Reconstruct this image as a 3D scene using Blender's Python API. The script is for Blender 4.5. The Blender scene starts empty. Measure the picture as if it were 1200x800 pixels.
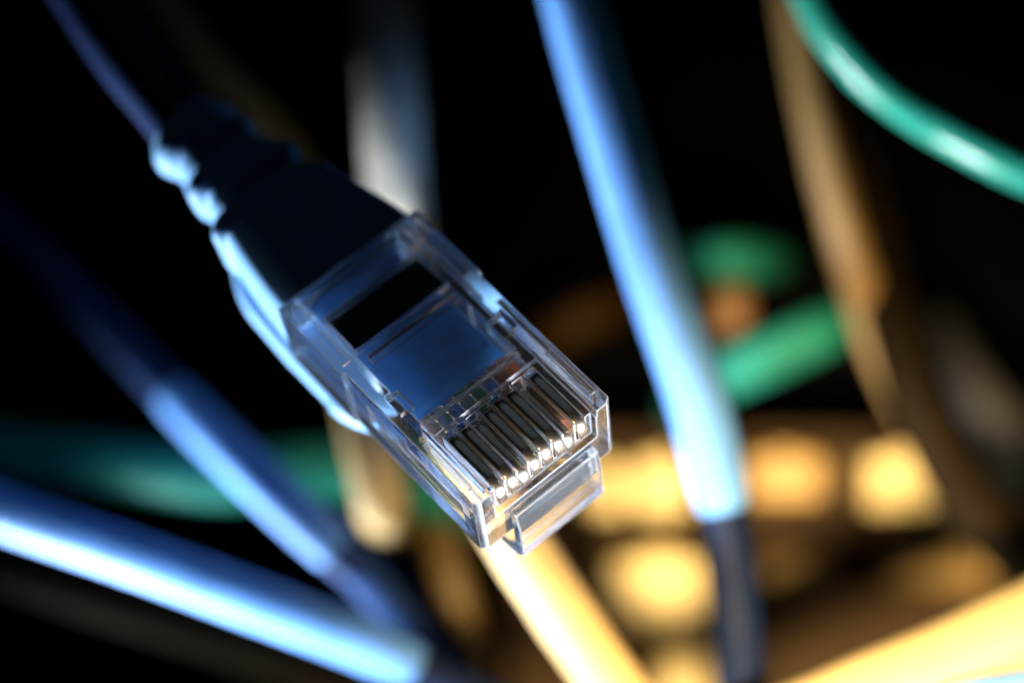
import bpy, bmesh, math, random
from mathutils import Vector, Matrix

# ------------------------------------------------------------------ camera, world, lamps (1 unit = 1 cm)
sc = bpy.context.scene
C = sc.collection
sc.unit_settings.system = 'METRIC'
sc.unit_settings.scale_length = 0.01
sc.unit_settings.length_unit = 'CENTIMETERS'

FPX = 2355.0                                   # focal length in pixels of the 1200 px wide photograph
cd = bpy.data.cameras.new("camera")
cam = bpy.data.objects.new("camera", cd); C.objects.link(cam)
cam.rotation_euler = (math.radians(90), 0, 0)  # at the origin, looking along +Y, Z up
cd.sensor_width = 36.0
cd.lens = 36.0 * FPX / 1200.0
cd.clip_start = 0.5; cd.clip_end = 500
cd.dof.use_dof = True
cd.dof.focus_distance = 13.55
cd.dof.aperture_fstop = 0.088                  # an 8 mm wide aperture at this scale
sc.camera = cam

w = bpy.data.worlds.new("World"); sc.world = w; w.use_nodes = True
w.node_tree.nodes["Background"].inputs[0].default_value = (0.35, 0.55, 1.0, 1)
w.node_tree.nodes["Background"].inputs[1].default_value = 0.002

def area(name, loc, target, size, power, col, size_y=None, spread=180):
    l = bpy.data.lights.new(name, 'AREA'); l.energy = power; l.color = col
    l.shape = 'RECTANGLE' if size_y else 'DISK'; l.size = size
    if size_y: l.size_y = size_y
    l.spread = math.radians(spread)
    o = bpy.data.objects.new(name, l); C.objects.link(o); o.location = loc
    o.rotation_euler = (Vector(target) - Vector(loc)).to_track_quat('-Z', 'Y').to_euler()
    return o
area("key_lamp", (-15.6, 10.7, -11.2), (3.3, 18.8, 0.3), 2.6, 310, (0.87, 0.95, 1.0), spread=20)      # cool, low on the left
area("rim_lamp", (-9.3, 19.3, -10.0), (-1.8, 16.0, 0.2), 1.8, 400, (0.88, 0.95, 1.0), spread=30)       # cool, low left, level with the cables
area("warm_lamp", (0.8, 2.0, -3.3), (3.3, 22.0, -3.2), 1.6, 640, (1.0, 0.72, 0.34), spread=33)         # warm, low, from the front
area("nose_glint_fill", (6.0, 10.6, -6.0), (0.0, 13.5, -0.6), 0.7, 210, (0.93, 0.97, 1.0), spread=26)        # small neutral fill, unseen, added for glints on the nose
area("contact_sheen_fill", (-1.4, 8.5, 11.5), (0.15, 13.5, -0.7), 8.0, 11, (0.60, 0.80, 1.0))             # unseen fill, dim and broad, added for sheen on the contacts

sc.view_settings.view_transform = 'Standard'; sc.view_settings.look = 'None'
sc.view_settings.exposure = 0; sc.view_settings.gamma = 1
cy = sc.cycles
cy.max_bounces = 24; cy.transmission_bounces = 20; cy.glossy_bounces = 10; cy.diffuse_bounces = 3
cy.transparent_max_bounces = 16
cy.caustics_refractive = True; cy.caustics_reflective = True; cy.blur_glossy = 0.3
cy.sample_clamp_indirect = 8.0
cy.use_denoising = True
try: cy.denoiser = 'OPENIMAGEDENOISE'
except Exception: pass

# ------------------------------------------------------------------ helpers
def P(px, py, d):                              # a point at depth d cm that projects to photo pixel (px, py)
    return Vector(((px - 600) * d / FPX, d, (400 - py) * d / FPX))

def link(name, me, mat=None, parent=None):
    o = bpy.data.objects.new(name, me); C.objects.link(o)
    if mat is not None and not me.materials: me.materials.append(mat)
    if parent is not None: o.parent = parent
    return o

def tag(o, label, cat=None, group=None, kind=None):
    o["label"] = label
    if cat: o["category"] = cat
    if group: o["group"] = group
    if kind: o["kind"] = kind
    return o

def smooth(me, on=True):
    for p in me.polygons: p.use_smooth = on

def box_bm(bm, x0, x1, y0, y1, z0, z1):
    v = [bm.verts.new((x, y, z)) for x in (x0, x1) for y in (y0, y1) for z in (z0, z1)]
    for f in ((0,1,3,2), (4,6,7,5), (0,4,5,1), (2,3,7,6), (0,2,6,4), (1,5,7,3)):
        bm.faces.new([v[i] for i in f])

def box_mesh(name, *b):
    bm = bmesh.new(); box_bm(bm, *b)
    bmesh.ops.recalc_face_normals(bm, faces=bm.faces)
    me = bpy.data.meshes.new(name); bm.to_mesh(me); bm.free(); return me

def bevel_mesh(me, width, seg=2):
    bm = bmesh.new(); bm.from_mesh(me)
    bmesh.ops.bevel(bm, geom=list(bm.edges), offset=width, segments=seg, profile=0.5, affect='EDGES')
    bm.to_mesh(me); bm.free(); return me

def spline(pts, n):                            # centripetal-ish Catmull-Rom through the points
    pts = [Vector(p) for p in pts]
    pts = [pts[0] * 2 - pts[1]] + pts + [pts[-1] * 2 - pts[-2]]
    out = []
    for i in range(1, len(pts) - 2):
        a, b, c, d = pts[i-1:i+3]
        for k in range(n):
            t = k / n
            out.append(0.5 * ((2*b) + (c-a)*t + (2*a-5*b+4*c-d)*t*t + (3*b-a-3*c+d)*t**3))
    out.append(pts[-2]); return out

def sweep(name, path, section, m, cap=True, up=Vector((0, 0, 1))):
    """section(i, t, theta_index) -> (u, v) offsets; parallel-transported frames."""
    n = len(path); bm = bmesh.new(); rings = []
    T = [(path[min(i+1, n-1)] - path[max(i-1, 0)]).normalized() for i in range(n)]
    u = T[0].cross(up); u = u.normalized() if u.length > 1e-4 else Vector((1, 0, 0))
    for i in range(n):
        u = (u - T[i] * u.dot(T[i])).normalized(); v = T[i].cross(u)
        rings.append([bm.verts.new(path[i] + u*a + v*b) for a, b in section(i, i/(n-1), m)])
    for i in range(n - 1):
        for k in range(m):
            bm.faces.new((rings[i][k], rings[i][(k+1) % m], rings[i+1][(k+1) % m], rings[i+1][k]))
    if cap:
        bm.faces.new(rings[0][::-1]); bm.faces.new(rings[-1])
    bmesh.ops.recalc_face_normals(bm, faces=bm.faces)
    me = bpy.data.meshes.new(name); bm.to_mesh(me); bm.free(); smooth(me); return me

def tube(name, pts, r, m=28, n=14):
    ph = sum(abs(c) for p in pts for c in p) % 6.28
    def sec(i, t, m):
        return [(r*(1+0.012*math.sin(i*0.55+ph+2*math.pi*k/m)+0.010*math.sin(i*0.23+2*ph-4*math.pi*k/m))*math.cos(2*math.pi*k/m), r*(1+0.012*math.sin(i*0.4+ph))*math.sin(2*math.pi*k/m)) for k in range(m)]
    return sweep(name, spline(pts, n), sec, m)

# ------------------------------------------------------------------ materials
def mat(name, col, rough=0.4, metal=0.0, var=0.12, scale=3.0, bump=0.0, bscale=60.0, spec=0.5, coat=0.0):
    m = bpy.data.materials.new(name); m.use_nodes = True
    nt = m.node_tree; b = nt.nodes["Principled BSDF"]
    tc = nt.nodes.new("ShaderNodeTexCoord")
    nz = nt.nodes.new("ShaderNodeTexNoise"); nz.inputs["Scale"].default_value = scale
    nz.inputs["Detail"].default_value = 6
    nt.links.new(tc.outputs["Object"], nz.inputs["Vector"])
    rp = nt.nodes.new("ShaderNodeValToRGB")
    rp.color_ramp.elements[0].position = 0.3; rp.color_ramp.elements[1].position = 0.7
    rp.color_ramp.elements[0].color = tuple(c * (1 - var) for c in col) + (1,)
    rp.color_ramp.elements[1].color = tuple(min(1, c * (1 + var)) for c in col) + (1,)
    nt.links.new(nz.outputs["Fac"], rp.inputs["Fac"])
    nt.links.new(rp.outputs["Color"], b.inputs["Base Color"])
    b.inputs["Roughness"].default_value = rough; b.inputs["Metallic"].default_value = metal
    b.inputs["Specular IOR Level"].default_value = spec
    b.inputs["Coat Weight"].default_value = coat
    if bump:
        n2 = nt.nodes.new("ShaderNodeTexNoise"); n2.inputs["Scale"].default_value = bscale
        nt.links.new(tc.outputs["Object"], n2.inputs["Vector"])
        bp = nt.nodes.new("ShaderNodeBump"); bp.inputs["Strength"].default_value = bump
        bp.inputs["Distance"].default_value = 0.01
        nt.links.new(n2.outputs["Fac"], bp.inputs["Height"])
        nt.links.new(bp.outputs["Normal"], b.inputs["Normal"])
    return m

def clear_plastic():
    m = bpy.data.materials.new("clear_polycarbonate"); m.use_nodes = True
    nt = m.node_tree; b = nt.nodes["Principled BSDF"]
    b.inputs["Base Color"].default_value = (0.95, 0.97, 1.0, 1)
    b.inputs["Transmission Weight"].default_value = 1.0
    b.inputs["IOR"].default_value = 1.55
    tc = nt.nodes.new("ShaderNodeTexCoord")
    nz = nt.nodes.new("ShaderNodeTexNoise"); nz.inputs["Scale"].default_value = 7; nz.inputs["Detail"].default_value = 5
    nt.links.new(tc.outputs["Object"], nz.inputs["Vector"])
    mr = nt.nodes.new("ShaderNodeMapRange")
    mr.inputs["To Min"].default_value = 0.0; mr.inputs["To Max"].default_value = 0.04
    nt.links.new(nz.outputs["Fac"], mr.inputs["Value"])
    nt.links.new(mr.outputs["Result"], b.inputs["Roughness"])
    bp = nt.nodes.new("ShaderNodeBump"); bp.inputs["Strength"].default_value = 0.12; bp.inputs["Distance"].default_value = 0.02
    nt.links.new(nz.outputs["Fac"], bp.inputs["Height"]); nt.links.new(bp.outputs["Normal"], b.inputs["Normal"])
    df = nt.nodes.new("ShaderNodeBsdfTranslucent"); df.inputs["Color"].default_value = (0.85, 0.9, 1.0, 1)
    d2 = nt.nodes.new("ShaderNodeBsdfDiffuse"); d2.inputs["Color"].default_value = (0.85, 0.9, 1.0, 1)
    ad = nt.nodes.new("ShaderNodeMixShader"); ad.inputs[0].default_value = 0.5
    nt.links.new(df.outputs[0], ad.inputs[1]); nt.links.new(d2.outputs[0], ad.inputs[2])
    mx = nt.nodes.new("ShaderNodeMixShader"); mx.inputs[0].default_value = 0.010   # faint milkiness of moulded, scuffed plastic
    nt.links.new(b.outputs[0], mx.inputs[1]); nt.links.new(ad.outputs[0], mx.inputs[2])
    bn = nt.nodes.new("ShaderNodeBevel"); bn.samples = 4; bn.inputs["Radius"].default_value = 0.022     # edges whitened in colour to imitate bright glints
    ge = nt.nodes.new("ShaderNodeNewGeometry")
    dt = nt.nodes.new("ShaderNodeVectorMath"); dt.operation = 'DOT_PRODUCT'
    nt.links.new(bn.outputs["Normal"], dt.inputs[0]); nt.links.new(ge.outputs["True Normal"], dt.inputs[1])
    er = nt.nodes.new("ShaderNodeMapRange"); er.inputs["From Min"].default_value = 0.995; er.inputs["From Max"].default_value = 0.80
    er.inputs["To Min"].default_value = 0.010; er.inputs["To Max"].default_value = 0.45
    nt.links.new(dt.outputs["Value"], er.inputs["Value"]); nt.links.new(er.outputs["Result"], mx.inputs[0])
    nt.links.new(mx.outputs[0], nt.nodes["Material Output"].inputs["Surface"])
    return m

M = {
 'clear': clear_plastic(),
 'blue': mat("blue_pvc", (0.10, 0.265, 0.66), 0.6, var=0.12, bump=0.25, bscale=25, spec=0.3),
 'blue_boot': mat("blue_boot_rubber", (0.14, 0.30, 0.54), 0.5, var=0.08, bump=0.2, spec=0.12),
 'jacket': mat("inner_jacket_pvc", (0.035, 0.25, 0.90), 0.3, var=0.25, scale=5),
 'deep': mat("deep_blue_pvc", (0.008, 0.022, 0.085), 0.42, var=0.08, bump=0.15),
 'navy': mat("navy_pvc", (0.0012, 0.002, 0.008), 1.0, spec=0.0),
 'shade_dark': mat("shade_dark_pvc", (0.003, 0.008, 0.032), 0.6, spec=0.12),  # dark blue that stands for shade on the blue cables
 'shade_dim': mat("shade_dim_pvc", (0.012, 0.035, 0.12), 0.6, spec=0.15),  # blue darkened to stand for shade on the left cable
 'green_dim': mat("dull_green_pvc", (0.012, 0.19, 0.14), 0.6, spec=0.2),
 'green': mat("green_pvc", (0.025, 0.34, 0.25), 0.26, var=0.08, bump=0.1),
 'green_pale': mat("mid_green_pvc", (0.06, 0.62, 0.38), 0.45, var=0.08),
 'yellow': mat("yellow_pvc", (0.46, 0.33, 0.15), 0.6, var=0.06, bump=0.1),
 'pale': mat("pale_yellow_pvc", (0.46, 0.35, 0.17), 0.6, var=0.05),
 'tan': mat("tan_pvc", (0.20, 0.115, 0.035), 0.6, var=0.1),
 'orange_brown': mat("orange_brown_pvc", (0.26, 0.13, 0.05), 0.6),
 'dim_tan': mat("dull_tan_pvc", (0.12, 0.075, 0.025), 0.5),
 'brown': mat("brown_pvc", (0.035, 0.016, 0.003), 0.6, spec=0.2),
 'white': mat("grey_white_pvc", (0.84, 0.78, 0.66), 0.55, var=0.06),
 'grey': mat("grey_pvc", (0.06, 0.06, 0.06), 0.5),
 'black': mat("window_shade_black", (0.006, 0.006, 0.007), 0.5),
 'contact': mat("nickel_gold_contact", (0.72, 0.65, 0.56), 0.21, metal=1.0, var=0.10, scale=25),
 'cream': mat("cream_plastic", (0.85, 0.68, 0.34), 0.55, var=0.06),
 'ochre': mat("ochre_plastic", (0.40, 0.22, 0.05), 0.5, var=0.1),
 'panel': mat("bronze_panel_paint", (0.030, 0.014, 0.003), 0.7, var=0.2, spec=0.2),
 'blackish': mat("dark_brown_pvc", (0.010, 0.006, 0.002), 0.8, spec=0.05),
 'dark': mat("matt_black_sheet", (0.002, 0.002, 0.002), 1.0, spec=0.0),
}
for nm, c in (('w_orange_white', (0.75, 0.55, 0.48)), ('w_orange', (0.75, 0.22, 0.08)), ('w_green_white', (0.12, 0.24, 0.34)),
              ('w_blue', (0.06, 0.15, 0.55)), ('w_blue_white', (0.2, 0.32, 0.6)), ('w_green', (0.03, 0.16, 0.10)),
              ('w_brown_white', (0.6, 0.5, 0.55)), ('w_brown', (0.30, 0.09, 0.06))):
    M[nm] = mat(nm, c, 0.4)

# ------------------------------------------------------------------ the setting: a dark wall behind everything
bw = link("backdrop", box_mesh("backdrop", -30, 30, 29.0, 30.0, -30, 30), M['dark'])
tag(bw, "matt black surface far behind the cables", kind="structure")

# ------------------------------------------------------------------ the plug: its own frame (x across, y towards the nose, z out of the contact face)
yv = Vector((0.645, -0.452, -0.617)).normalized()
zv = Vector((-0.07, -0.85, 0.53)); zv = (zv - yv * zv.dot(yv)).normalized()
xv = yv.cross(zv)
PL = Matrix((xv, yv, zv)).transposed().to_4x4(); PL.translation = Vector((-1.172, 14.3, 0.59))
cable = bpy.data.objects.new("network_patch_cable", None); C.objects.link(cable); cable.matrix_world = PL
cable.empty_display_size = 0.5
tag(cable, "clear plastic network plug with metal contacts on a dark blue booted cable, in sharp focus", "network cable")

WR, WF, L, T = 0.625, 0.600, 2.15, 0.66

def boolean_cut(base, cutters, bevel):
    bo = bpy.data.objects.new("tmp_base", base); C.objects.link(bo)
    col = bpy.data.collections.new("tmp_cut"); cos = []
    for me in cutters:
        o = bpy.data.objects.new("tmp_cutter", me); col.objects.link(o); cos.append(o)
    C.children.link(col)
    md = bo.modifiers.new("cut", 'BOOLEAN'); md.operation = 'DIFFERENCE'; md.solver = 'EXACT'
    md.operand_type = 'COLLECTION'; md.collection = col
    bv = bo.modifiers.new("bev", 'BEVEL'); bv.width = bevel; bv.segments = 3; bv.limit_method = 'ANGLE'
    bv.angle_limit = math.radians(35); bv.use_clamp_overlap = True
    dg = bpy.context.evaluated_depsgraph_get(); dg.update()
    me = bpy.data.meshes.new_from_object(bo.evaluated_get(dg))
    for o in cos: bpy.data.objects.remove(o)
    bpy.data.collections.remove(col); bpy.data.objects.remove(bo)
    return me

# outer block: chamfered nose
bm = bmesh.new()
prof = [(-WR, 0.0), (-WR, L-0.05), (-WF+0.05, L), (WF-0.05, L), (WR, L-0.05), (WR, 0.0)]
lo = [bm.verts.new((x, y, -T)) for x, y in prof]; hi = [bm.verts.new((x, y, 0)) for x, y in prof]
bm.faces.new(lo); bm.faces.new(hi)
for i in range(6): bm.faces.new((lo[i], lo[(i+1) % 6], hi[(i+1) % 6], hi[i]))
bmesh.ops.recalc_face_normals(bm, faces=bm.faces)
base = bpy.data.meshes.new("plug_base"); bm.to_mesh(base); bm.free()
cuts = []
def cut(*b): cuts.append(box_mesh("cut", *b))
e = 0.1
for s in (-1, 1):
    a, b = (s*WF, s*(WR+e)) if s > 0 else (s*(WR+e), s*WF)
    cut(a, b, 0.74, L+e, -T-e, e)                               # the front is a little narrower
    def sx(p, q): return (p, q) if s > 0 else (-q, -p)
    cut(*sx(0.40, 0.52), 1.08, 1.26, -0.10, e)                  # notch in the inner rail edge
    cut(*sx(WF-0.03, WF+e), 0.95, 1.98, -0.44, -0.18)           # shallow side panel
cut(-0.462, 0.462, -e, 1.53, -0.045, e)                         # floor between the rails
cut(-0.462, 0.462, 1.53, L+e, -0.075, e)                        # contact terrace
cut(-0.450, 0.450, 2.095, L+e, -0.33, e)                        # open front below the contact bends
cut(-0.418, 0.418, 0.26, 0.62, -0.30, e)                        # crimp window
cut(-0.435, 0.435, -e, 1.34, -0.565, -0.165)                    # cable cavity
hm = boolean_cut(base, cuts, 0.019)
cuts = []
cut(-0.39, 0.39, 0.72, 0.79, -0.10, e)                          # cross groove
cut(-0.39, 0.39, 1.40, 1.44, -0.09, e)                          # cross groove near the contacts
cut(-0.43, 0.43, 1.30, 2.00, -0.42, -0.30)                      # wire cavity
for s in (-1, 1):
    def sx(p, q): return (p, q) if s > 0 else (-q, -p)
    cut(*sx(0.505, 0.575), 0.07, 0.69, -0.03, e)                # groove in the rear rail
    cut(*sx(0.515, 0.56), 1.56, 2.02, -0.045, e)                # groove beside the contacts
for k in range(8):
    x = (k - 3.5) * 0.102
    cut(x-0.0435, x+0.0435, 1.555, L+e, -0.29, -0.05)           # contact slots
hm = boolean_cut(hm, cuts, 0.004)
housing = link("plug_housing", hm, M['clear'], cable)
def soft_edges(o):
    me = o.data; smooth(me)
    bm = bmesh.new(); bm.from_mesh(me)
    for ed in bm.edges:
        if len(ed.link_faces) == 2 and ed.calc_face_angle(0) > math.radians(40): ed.smooth = False
    bm.to_mesh(me); bm.free()
    wn = o.modifiers.new("weighted", 'WEIGHTED_NORMAL'); wn.mode = 'FACE_AREA'; wn.weight = 100; wn.keep_sharp = True
soft_edges(housing)
housing["label"] = "clear plastic plug body"

# latch below the nose
def latch():
    prof = [(2.154, -0.37), (2.215, -0.39), (2.24, -0.60), (2.24, -0.95), (2.15, -1.06), (1.9, -1.10), (1.2, -1.17), (0.55, -1.22), (0.55, -1.12), (1.2, -1.05), (1.85, -0.99), (2.08, -0.94), (2.145, -0.85), (2.154, -0.668)]
    def hw(y): return 0.375 if y > 1.6 else (0.33 if y > 1.15 else 0.165)
    bm = bmesh.new()
    a = [bm.verts.new((-0.03-hw(y), y, z)) for y, z in prof]; b = [bm.verts.new((-0.03+hw(y), y, z)) for y, z in prof]
    bm.faces.new(a); bm.faces.new(b)
    for i in range(len(prof)):
        j = (i + 1) % len(prof); bm.faces.new((a[i], a[j], b[j], b[i]))
    bmesh.ops.recalc_face_normals(bm, faces=bm.faces)
    bmesh.ops.bevel(bm, geom=list(bm.edges), offset=0.015, segments=2, profile=0.5, affect='EDGES', clamp_overlap=True)
    me = bpy.data.meshes.new("latch_tab"); bm.to_mesh(me); bm.free(); return me
soft_edges(link("latch_tab", latch(), M['clear'], housing))

# eight contacts
def contact():
    w_ = 0.038
    top = [(1.565, -0.33), (1.565, -0.16), (1.58, -0.115), (1.62, -0.095), (1.70, -0.10), (1.98, -0.105), (2.05, -0.112), (2.10, -0.15), (2.125, -0.21), (2.125, -0.28)]
    bot = [(2.095, -0.28), (2.09, -0.22), (2.06, -0.18), (2.0, -0.16), (1.90, -0.30), (1.80, -0.36), (1.72, -0.30), (1.64, -0.36)]
    prof = top + bot; bm = bmesh.new()
    a = [bm.verts.new((-w_, y, z)) for y, z in prof]; b = [bm.verts.new((w_, y, z)) for y, z in prof]
    bm.faces.new(a); bm.faces.new(b)
    for i in range(len(prof)):
        j = (i + 1) % len(prof); bm.faces.new((a[i], a[j], b[j], b[i]))
    bmesh.ops.recalc_face_normals(bm, faces=bm.faces)
    ed = [x for x in bm.edges if abs(x.verts[0].co.x - x.verts[1].co.x) < 1e-5]
    bmesh.ops.bevel(bm, geom=ed, offset=0.006, segments=2, profile=0.5, affect='EDGES', clamp_overlap=True)
    me = bpy.data.meshes.new("contact"); bm.to_mesh(me); bm.free()
    smooth(me); return me
cm = contact()
for k in range(8):
    o = link("contact", cm, M['contact'], housing); o.location = ((k - 3.5) * 0.102, random.Random(k).uniform(-.006, .006), random.Random(k+9).uniform(-.008, .008)); o.rotation_euler = (random.Random(k+20).uniform(-.03, .03), random.Random(k+40).uniform(-.02, .02), random.Random(k+30).uniform(-.0015, .0015))

# boot: swept rounded-rectangle tube with staggered ribs, and a tongue that guards the latch
def boot_mesh():
    N, m = 150, 72
    y0, y1 = 0.0, -2.02
    bm = bmesh.new(); rings = []
    for i in range(N + 1):
        t = i / N; y = y0 + (y1 - y0) * t
        k = min(1, max(0, (t - 0.03) / 0.85)); k = 0.6*k + 0.4*k*k*(3-2*k)
        hx = 0.60*(1-k) + 0.345*k; hz = 0.355*(1-k) + 0.345*k
        ex = 6*(1-k) + 2.1*k
        if t > 0.94:
            q = (t-0.94)/0.06; f = math.sqrt(max(0, 1-q*q))*0.16+0.84; hx *= f; hz *= f
        cx = 0.07*t; cz = -0.335 + 0.01*t
        ring = []
        for j in range(m):
            th = 2*math.pi*j/m; c, s = math.cos(th), math.sin(th)
            rx = hx*math.copysign(abs(c)**(2/ex), c); rz = hz*math.copysign(abs(s)**(2/ex), s)
            g = 1.0
            if 0.40 < t < 0.95:
                ph = (t-0.40)/0.55*5.0
                idx = int(ph); fr = ph-idx
                rib = math.sin(math.pi*fr)**0.6
                ang = 0.5+0.5*math.cos(2*(th - (0.5 if idx % 2 == 0 else 2.0)))
                g = 1 + 0.34*rib*(0.3+0.7*ang**2) - 0.20*min(1, (t-0.40)/0.06, (0.95-t)/0.06)
            ring.append(bm.verts.new((cx+rx*g, y, cz+rz*g)))
        rings.append(ring)
    for i in range(N):
        for j in range(m):
            bm.faces.new((rings[i][j], rings[i][(j+1) % m], rings[i+1][(j+1) % m], rings[i+1][j]))
    bm.faces.new(rings[0][::-1]); bm.faces.new(rings[-1])
    bmesh.ops.recalc_face_normals(bm, faces=bm.faces)
    me = bpy.data.meshes.new("boot"); bm.to_mesh(me); bm.free(); smooth(me); return me
boot = link("strain_relief_boot", boot_mesh(), M['blue_boot'], cable)
boot["label"] = "dark blue rubber boot with staggered ribs"

def tongue_mesh():
    N, m = 60, 32; bm = bmesh.new(); rings = []
    for i in range(N + 1):
        t = i / N; y = -1.15 + 2.1*t
        w_ = 0.575
        if t < 0.25: w_ = 0.34 + 0.235*math.sin(t/0.25*math.pi/2)
        if t > 0.70: w_ = 0.575*math.sqrt(max(0.0, 1-((t-0.70)/0.302)**2))+0.02
        h = 0.19 if t < 0.8 else 0.19*math.sqrt(max(0.02, 1-((t-0.8)/0.2)**2))
        cz = -0.70 - 0.24*min(1, t/0.45)
        ring = []
        for j in range(m):
            th = 2*math.pi*j/m; c, s = math.cos(th), math.sin(th)
            ring.append(bm.verts.new((0.03+w_*math.copysign(abs(c)**0.6, c), y, cz+h*math.copysign(abs(s)**0.7, s))))
        rings.append(ring)
    for i in range(N):
        for j in range(m):
            bm.faces.new((rings[i][j], rings[i][(j+1) % m], rings[i+1][(j+1) % m], rings[i+1][j]))
    bm.faces.new(rings[0][::-1]); bm.faces.new(rings[-1])
    bmesh.ops.recalc_face_normals(bm, faces=bm.faces)
    me = bpy.data.meshes.new("tongue"); bm.to_mesh(me); bm.free(); smooth(me); return me
tg = link("latch_guard", tongue_mesh(), M['blue_boot'], boot)

# cable jacket outside the boot and its flattened end inside the plug
inv = PL.inverted()
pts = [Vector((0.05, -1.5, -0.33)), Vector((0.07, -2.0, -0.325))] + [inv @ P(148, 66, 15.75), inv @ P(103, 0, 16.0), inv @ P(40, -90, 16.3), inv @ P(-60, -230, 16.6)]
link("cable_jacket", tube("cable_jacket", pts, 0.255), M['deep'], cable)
link('window_shade_bar', bevel_mesh(box_mesh('window_shade_bar', -0.412, 0.412, 0.266, 0.614, -0.185, -0.12), 0.01), M['black'], housing)  # black bar paints in the shade of the open crimp window
def flat_sec(i, t, m):
    a, b = (0.40, 0.175)
    return [(a*math.copysign(abs(math.cos(2*math.pi*k/m))**0.75, math.cos(2*math.pi*k/m)), b*math.copysign(abs(math.sin(2*math.pi*k/m))**0.8, math.sin(2*math.pi*k/m))) for k in range(m)]
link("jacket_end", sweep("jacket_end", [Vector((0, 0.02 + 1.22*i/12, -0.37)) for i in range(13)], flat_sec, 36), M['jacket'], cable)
order = ['w_brown_white', 'w_blue_white', 'w_blue', 'w_green_white', 'w_green', 'w_blue', 'w_brown', 'w_orange']
for k in range(8):
    x = -(k - 3.5) * 0.102                     # from the picture's left to its right
    link("wire", tube("wire", [(x*0.85, 1.18, -0.37), (x*0.95, 1.28, -0.365), (x, 1.4, -0.36), (x, 1.6, -0.36), (x, 1.985, -0.36)], 0.047, m=14, n=8), M[order[k]], cable)

# ------------------------------------------------------------------ the cables behind
def net_cable(pts, r, m, label, name="network_cable"):
    o = link(name, tube(name, [P(*p) for p in pts], r), M[m])
    return tag(o, label, "cable", "network cables behind the plug")

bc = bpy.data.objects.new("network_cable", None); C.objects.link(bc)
tag(bc, "bright blue cable running steeply from top to bottom edge, shade painted dark low down", "cable", "network cables behind the plug")
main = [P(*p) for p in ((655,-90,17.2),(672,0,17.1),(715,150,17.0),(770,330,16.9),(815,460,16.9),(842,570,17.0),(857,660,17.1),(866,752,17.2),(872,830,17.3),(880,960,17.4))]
link("shade_core", tube("shade_core", main, 0.215), M['shade_dark'], bc)  # dark colour paints shade on the bare lower length
def rounded(path, r, r0, e):                   # a length of tube whose ends close in on the core over e rings
    n = len(path)
    def sec(i, t, m):
        d = min(i, n-1-i, e)/e
        q = r0 + (r-r0)*math.sqrt(max(0.0, 1-(1-d)**2))
        return [(q*math.cos(2*math.pi*k/m), q*math.sin(2*math.pi*k/m)) for k in range(m)]
    return sweep("cable_jacket", path, sec, 28)
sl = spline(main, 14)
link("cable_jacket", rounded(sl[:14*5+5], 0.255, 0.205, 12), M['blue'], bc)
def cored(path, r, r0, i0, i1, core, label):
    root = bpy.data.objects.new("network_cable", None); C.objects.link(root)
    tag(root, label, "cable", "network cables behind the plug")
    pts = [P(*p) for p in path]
    link("shade_core", tube("shade_core", pts, r0), M[core], root)  # shade is painted into the core colour where the jacket stops
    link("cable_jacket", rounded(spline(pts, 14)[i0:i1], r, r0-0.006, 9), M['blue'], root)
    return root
cored([(-120,550,17.4),(0,598,17.4),(150,650,17.3),(300,706,17.3),(400,744,17.3),(486,779,17.3),(560,812,17.5),(680,870,18.0)], 0.218, 0.16, 0, 14*5+2, 'shade_dark',
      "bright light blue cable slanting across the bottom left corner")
cored([(-100,170,20.4),(0,262,19.8),(110,365,19.2),(212,472,18.6),(305,562,18.1),(392,643,17.9),(440,690,18.1),(520,800,18.8)], 0.215, 0.185, 14*3-2, 14*5+2, 'shade_dim',
      "blue cable from the left edge to left of the plug, upper length painted dark for shade")
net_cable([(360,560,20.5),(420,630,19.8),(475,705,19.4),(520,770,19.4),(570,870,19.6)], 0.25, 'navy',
          "very dark navy cable passing beyond the bright end of the left blue cable")
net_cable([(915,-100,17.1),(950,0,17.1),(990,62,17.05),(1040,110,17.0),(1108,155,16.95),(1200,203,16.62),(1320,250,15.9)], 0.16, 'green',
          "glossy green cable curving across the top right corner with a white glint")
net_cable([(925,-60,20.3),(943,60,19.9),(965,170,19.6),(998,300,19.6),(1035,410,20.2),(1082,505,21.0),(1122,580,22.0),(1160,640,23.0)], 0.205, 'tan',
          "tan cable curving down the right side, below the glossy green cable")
net_cable([(975,-60,21.6),(985,60,21.3),(1005,180,20.8),(1030,300,20.2),(1056,410,19.4),(1094,508,19.0),(1148,600,18.9),(1240,690,18.8)], 0.27, 'blackish',  # added dark length, standing for shade on the tan cable's lower run
          "added dark length standing for shade on the lower tan cable, in front of the port rows at the right")
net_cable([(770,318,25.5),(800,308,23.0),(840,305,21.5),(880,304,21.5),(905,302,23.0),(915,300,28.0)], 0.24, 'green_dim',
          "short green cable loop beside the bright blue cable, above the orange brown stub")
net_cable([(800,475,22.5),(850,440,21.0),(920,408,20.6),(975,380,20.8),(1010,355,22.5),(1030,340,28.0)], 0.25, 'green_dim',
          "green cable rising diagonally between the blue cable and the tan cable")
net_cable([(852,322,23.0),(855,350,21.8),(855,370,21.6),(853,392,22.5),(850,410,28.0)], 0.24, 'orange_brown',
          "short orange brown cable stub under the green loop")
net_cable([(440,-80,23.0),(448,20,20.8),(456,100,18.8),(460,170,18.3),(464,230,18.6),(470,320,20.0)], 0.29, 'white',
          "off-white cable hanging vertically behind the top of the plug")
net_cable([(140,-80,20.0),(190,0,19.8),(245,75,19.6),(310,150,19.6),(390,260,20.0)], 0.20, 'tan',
          "dim brown cable behind the boot at the top left")
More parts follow.
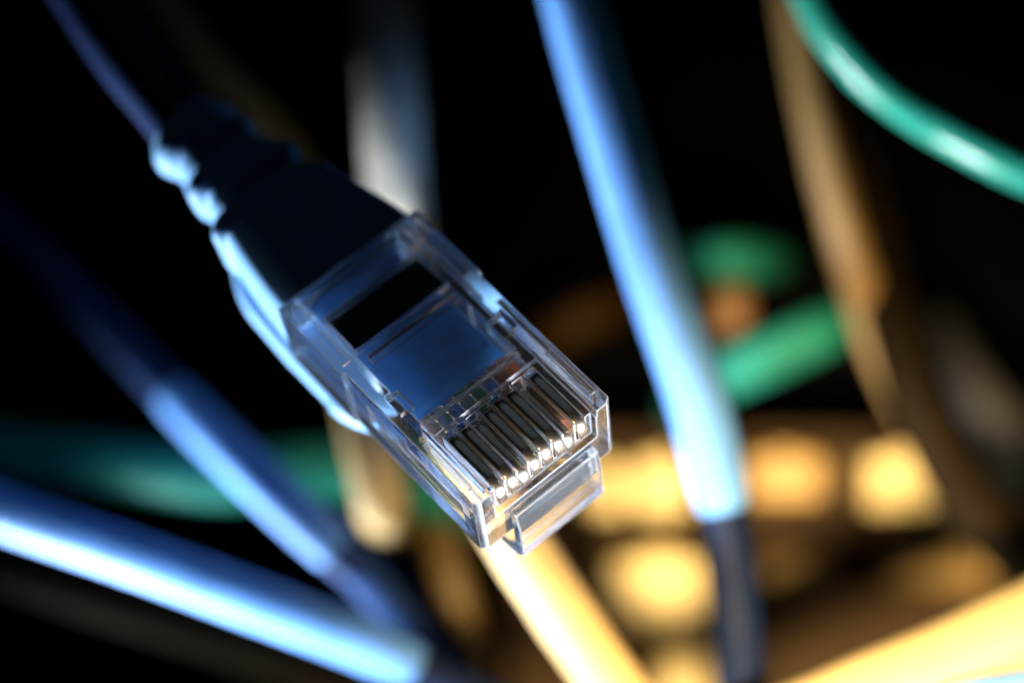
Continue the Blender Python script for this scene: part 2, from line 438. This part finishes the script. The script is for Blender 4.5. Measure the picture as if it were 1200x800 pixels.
net_cable([(-80,510,20.4),(20,528,20.0),(150,545,19.4),(260,560,19.2),(390,550,19.4),(500,575,20.2),(600,600,23.0)], 0.29, 'green_dim',
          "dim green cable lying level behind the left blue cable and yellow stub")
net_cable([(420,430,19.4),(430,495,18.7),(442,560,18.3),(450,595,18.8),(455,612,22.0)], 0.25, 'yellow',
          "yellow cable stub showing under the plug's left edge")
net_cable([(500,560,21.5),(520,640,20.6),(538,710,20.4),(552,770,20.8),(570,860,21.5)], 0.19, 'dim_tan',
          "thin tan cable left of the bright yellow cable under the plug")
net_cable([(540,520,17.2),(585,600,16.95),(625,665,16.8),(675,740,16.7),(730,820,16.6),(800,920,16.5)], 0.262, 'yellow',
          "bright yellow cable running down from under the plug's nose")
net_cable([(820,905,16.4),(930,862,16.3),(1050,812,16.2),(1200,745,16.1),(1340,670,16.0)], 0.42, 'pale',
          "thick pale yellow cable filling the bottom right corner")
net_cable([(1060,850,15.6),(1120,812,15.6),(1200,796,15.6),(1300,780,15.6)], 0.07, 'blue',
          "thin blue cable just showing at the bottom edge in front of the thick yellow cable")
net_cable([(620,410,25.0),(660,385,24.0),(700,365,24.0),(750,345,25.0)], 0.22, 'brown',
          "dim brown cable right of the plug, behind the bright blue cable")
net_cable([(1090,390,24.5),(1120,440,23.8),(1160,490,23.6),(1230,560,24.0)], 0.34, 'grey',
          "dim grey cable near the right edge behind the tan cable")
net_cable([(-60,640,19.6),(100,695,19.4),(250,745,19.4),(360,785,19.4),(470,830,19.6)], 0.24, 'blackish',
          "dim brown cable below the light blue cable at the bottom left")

# ------------------------------------------------------------------ patch panel with cream plugs at the lower right
D0 = 24.4
def px_box(x0, x1, y0, y1, d0, d1):            # a box given by photo pixels at depth d0, running back to d1
    a, b = P(x0, y1, d0), P(x1, y0, d0)
    return (a.x, b.x, d0, d1, a.z, b.z)
panel = bpy.data.objects.new("patch_panel", None); C.objects.link(panel)
tag(panel, "bronze coloured patch panel with rows of ports at the lower right", "patch panel")
link("panel_face", bevel_mesh(box_mesh("panel_face", *px_box(600, 1420, 505, 930, D0, D0+0.3)), 0.03), M['panel'], panel)
plugs = [  # x0, x1, y0, y1, material, protrusion, label
 (742, 812, 535, 597, 'cream', 0.5, "cream plug in the upper port row next to the blue cable's left side"),
 (872, 958, 532, 582, 'ochre_b', 0.4, "dull cream plug in the upper port row right of the blue cable"),
 (1003, 1088, 530, 592, 'cream', 0.9, "bright cream plug in the upper port row right of the dull one"),
 (1150, 1228, 530, 582, 'cream', 0.6, "cream plug at the right edge of the upper port row"),
 (706, 828, 640, 720, 'cream', 1.4, "large bright cream plug between the yellow cable and blue cable"),
 (888, 970, 652, 695, 'ochre_b', 0.5, "dull ochre plug in the lower port row right of the blue cable"),
 (1035, 1150, 622, 682, 'ochre_b', 0.5, "brown ochre plug in the lower port row near the tan cable"),
 (770, 850, 752, 830, 'cream', 0.8, "yellow plug at the bottom edge left of the blue cable"),
 (690, 730, 545, 600, 'cream', 0.3, "small yellow plug showing beside the plug's nose"),
]
M['ochre_b'] = mat("dull_cream_plastic", (0.46, 0.29, 0.09), 0.5, var=0.08)
for x0, x1, y0, y1, m_, pr, lab in plugs:
    fr = bmesh.new()
    a = px_box(x0-10, x1+10, y0-10, y1+10, D0, D0); b = px_box(x0-2, x1+2, y0-2, y1+2, D0, D0)
    for q in ((a[0], b[0], a[4], a[5]), (b[1], a[1], a[4], a[5]), (b[0], b[1], a[4], b[4]), (b[0], b[1], b[5], a[5])):
        box_bm(fr, q[0], q[1], D0-0.12, D0-0.003, q[2], q[3])
    bmesh.ops.recalc_face_normals(fr, faces=fr.faces)
    fm = bpy.data.meshes.new("port_frame"); fr.to_mesh(fm); fr.free()
    link("port_frame", fm, M['panel'], panel)
    c = px_box(x0, x1, y0, y1, D0, D0)
    pe = bpy.data.objects.new("cable_plug", None); C.objects.link(pe)
    cx, cz = (c[0]+c[1])/2, (c[4]+c[5])/2; pe.location = (cx, D0, cz)
    hw, hh = (c[1]-c[0])/2, (c[5]-c[4])/2
    tag(pe, lab, "plug", "cream plugs in the patch panel")
    link("plug_body", bevel_mesh(box_mesh("plug_body", -hw, hw, -pr, -0.004, -hh, hh), min(hw, hh)*0.25, 3), M[m_], pe)
    link("latch", bevel_mesh(box_mesh("latch", -hw*0.35, hw*0.35, -pr*0.9, -0.06, hh+0.002, hh+0.06), 0.015), M[m_], pe)
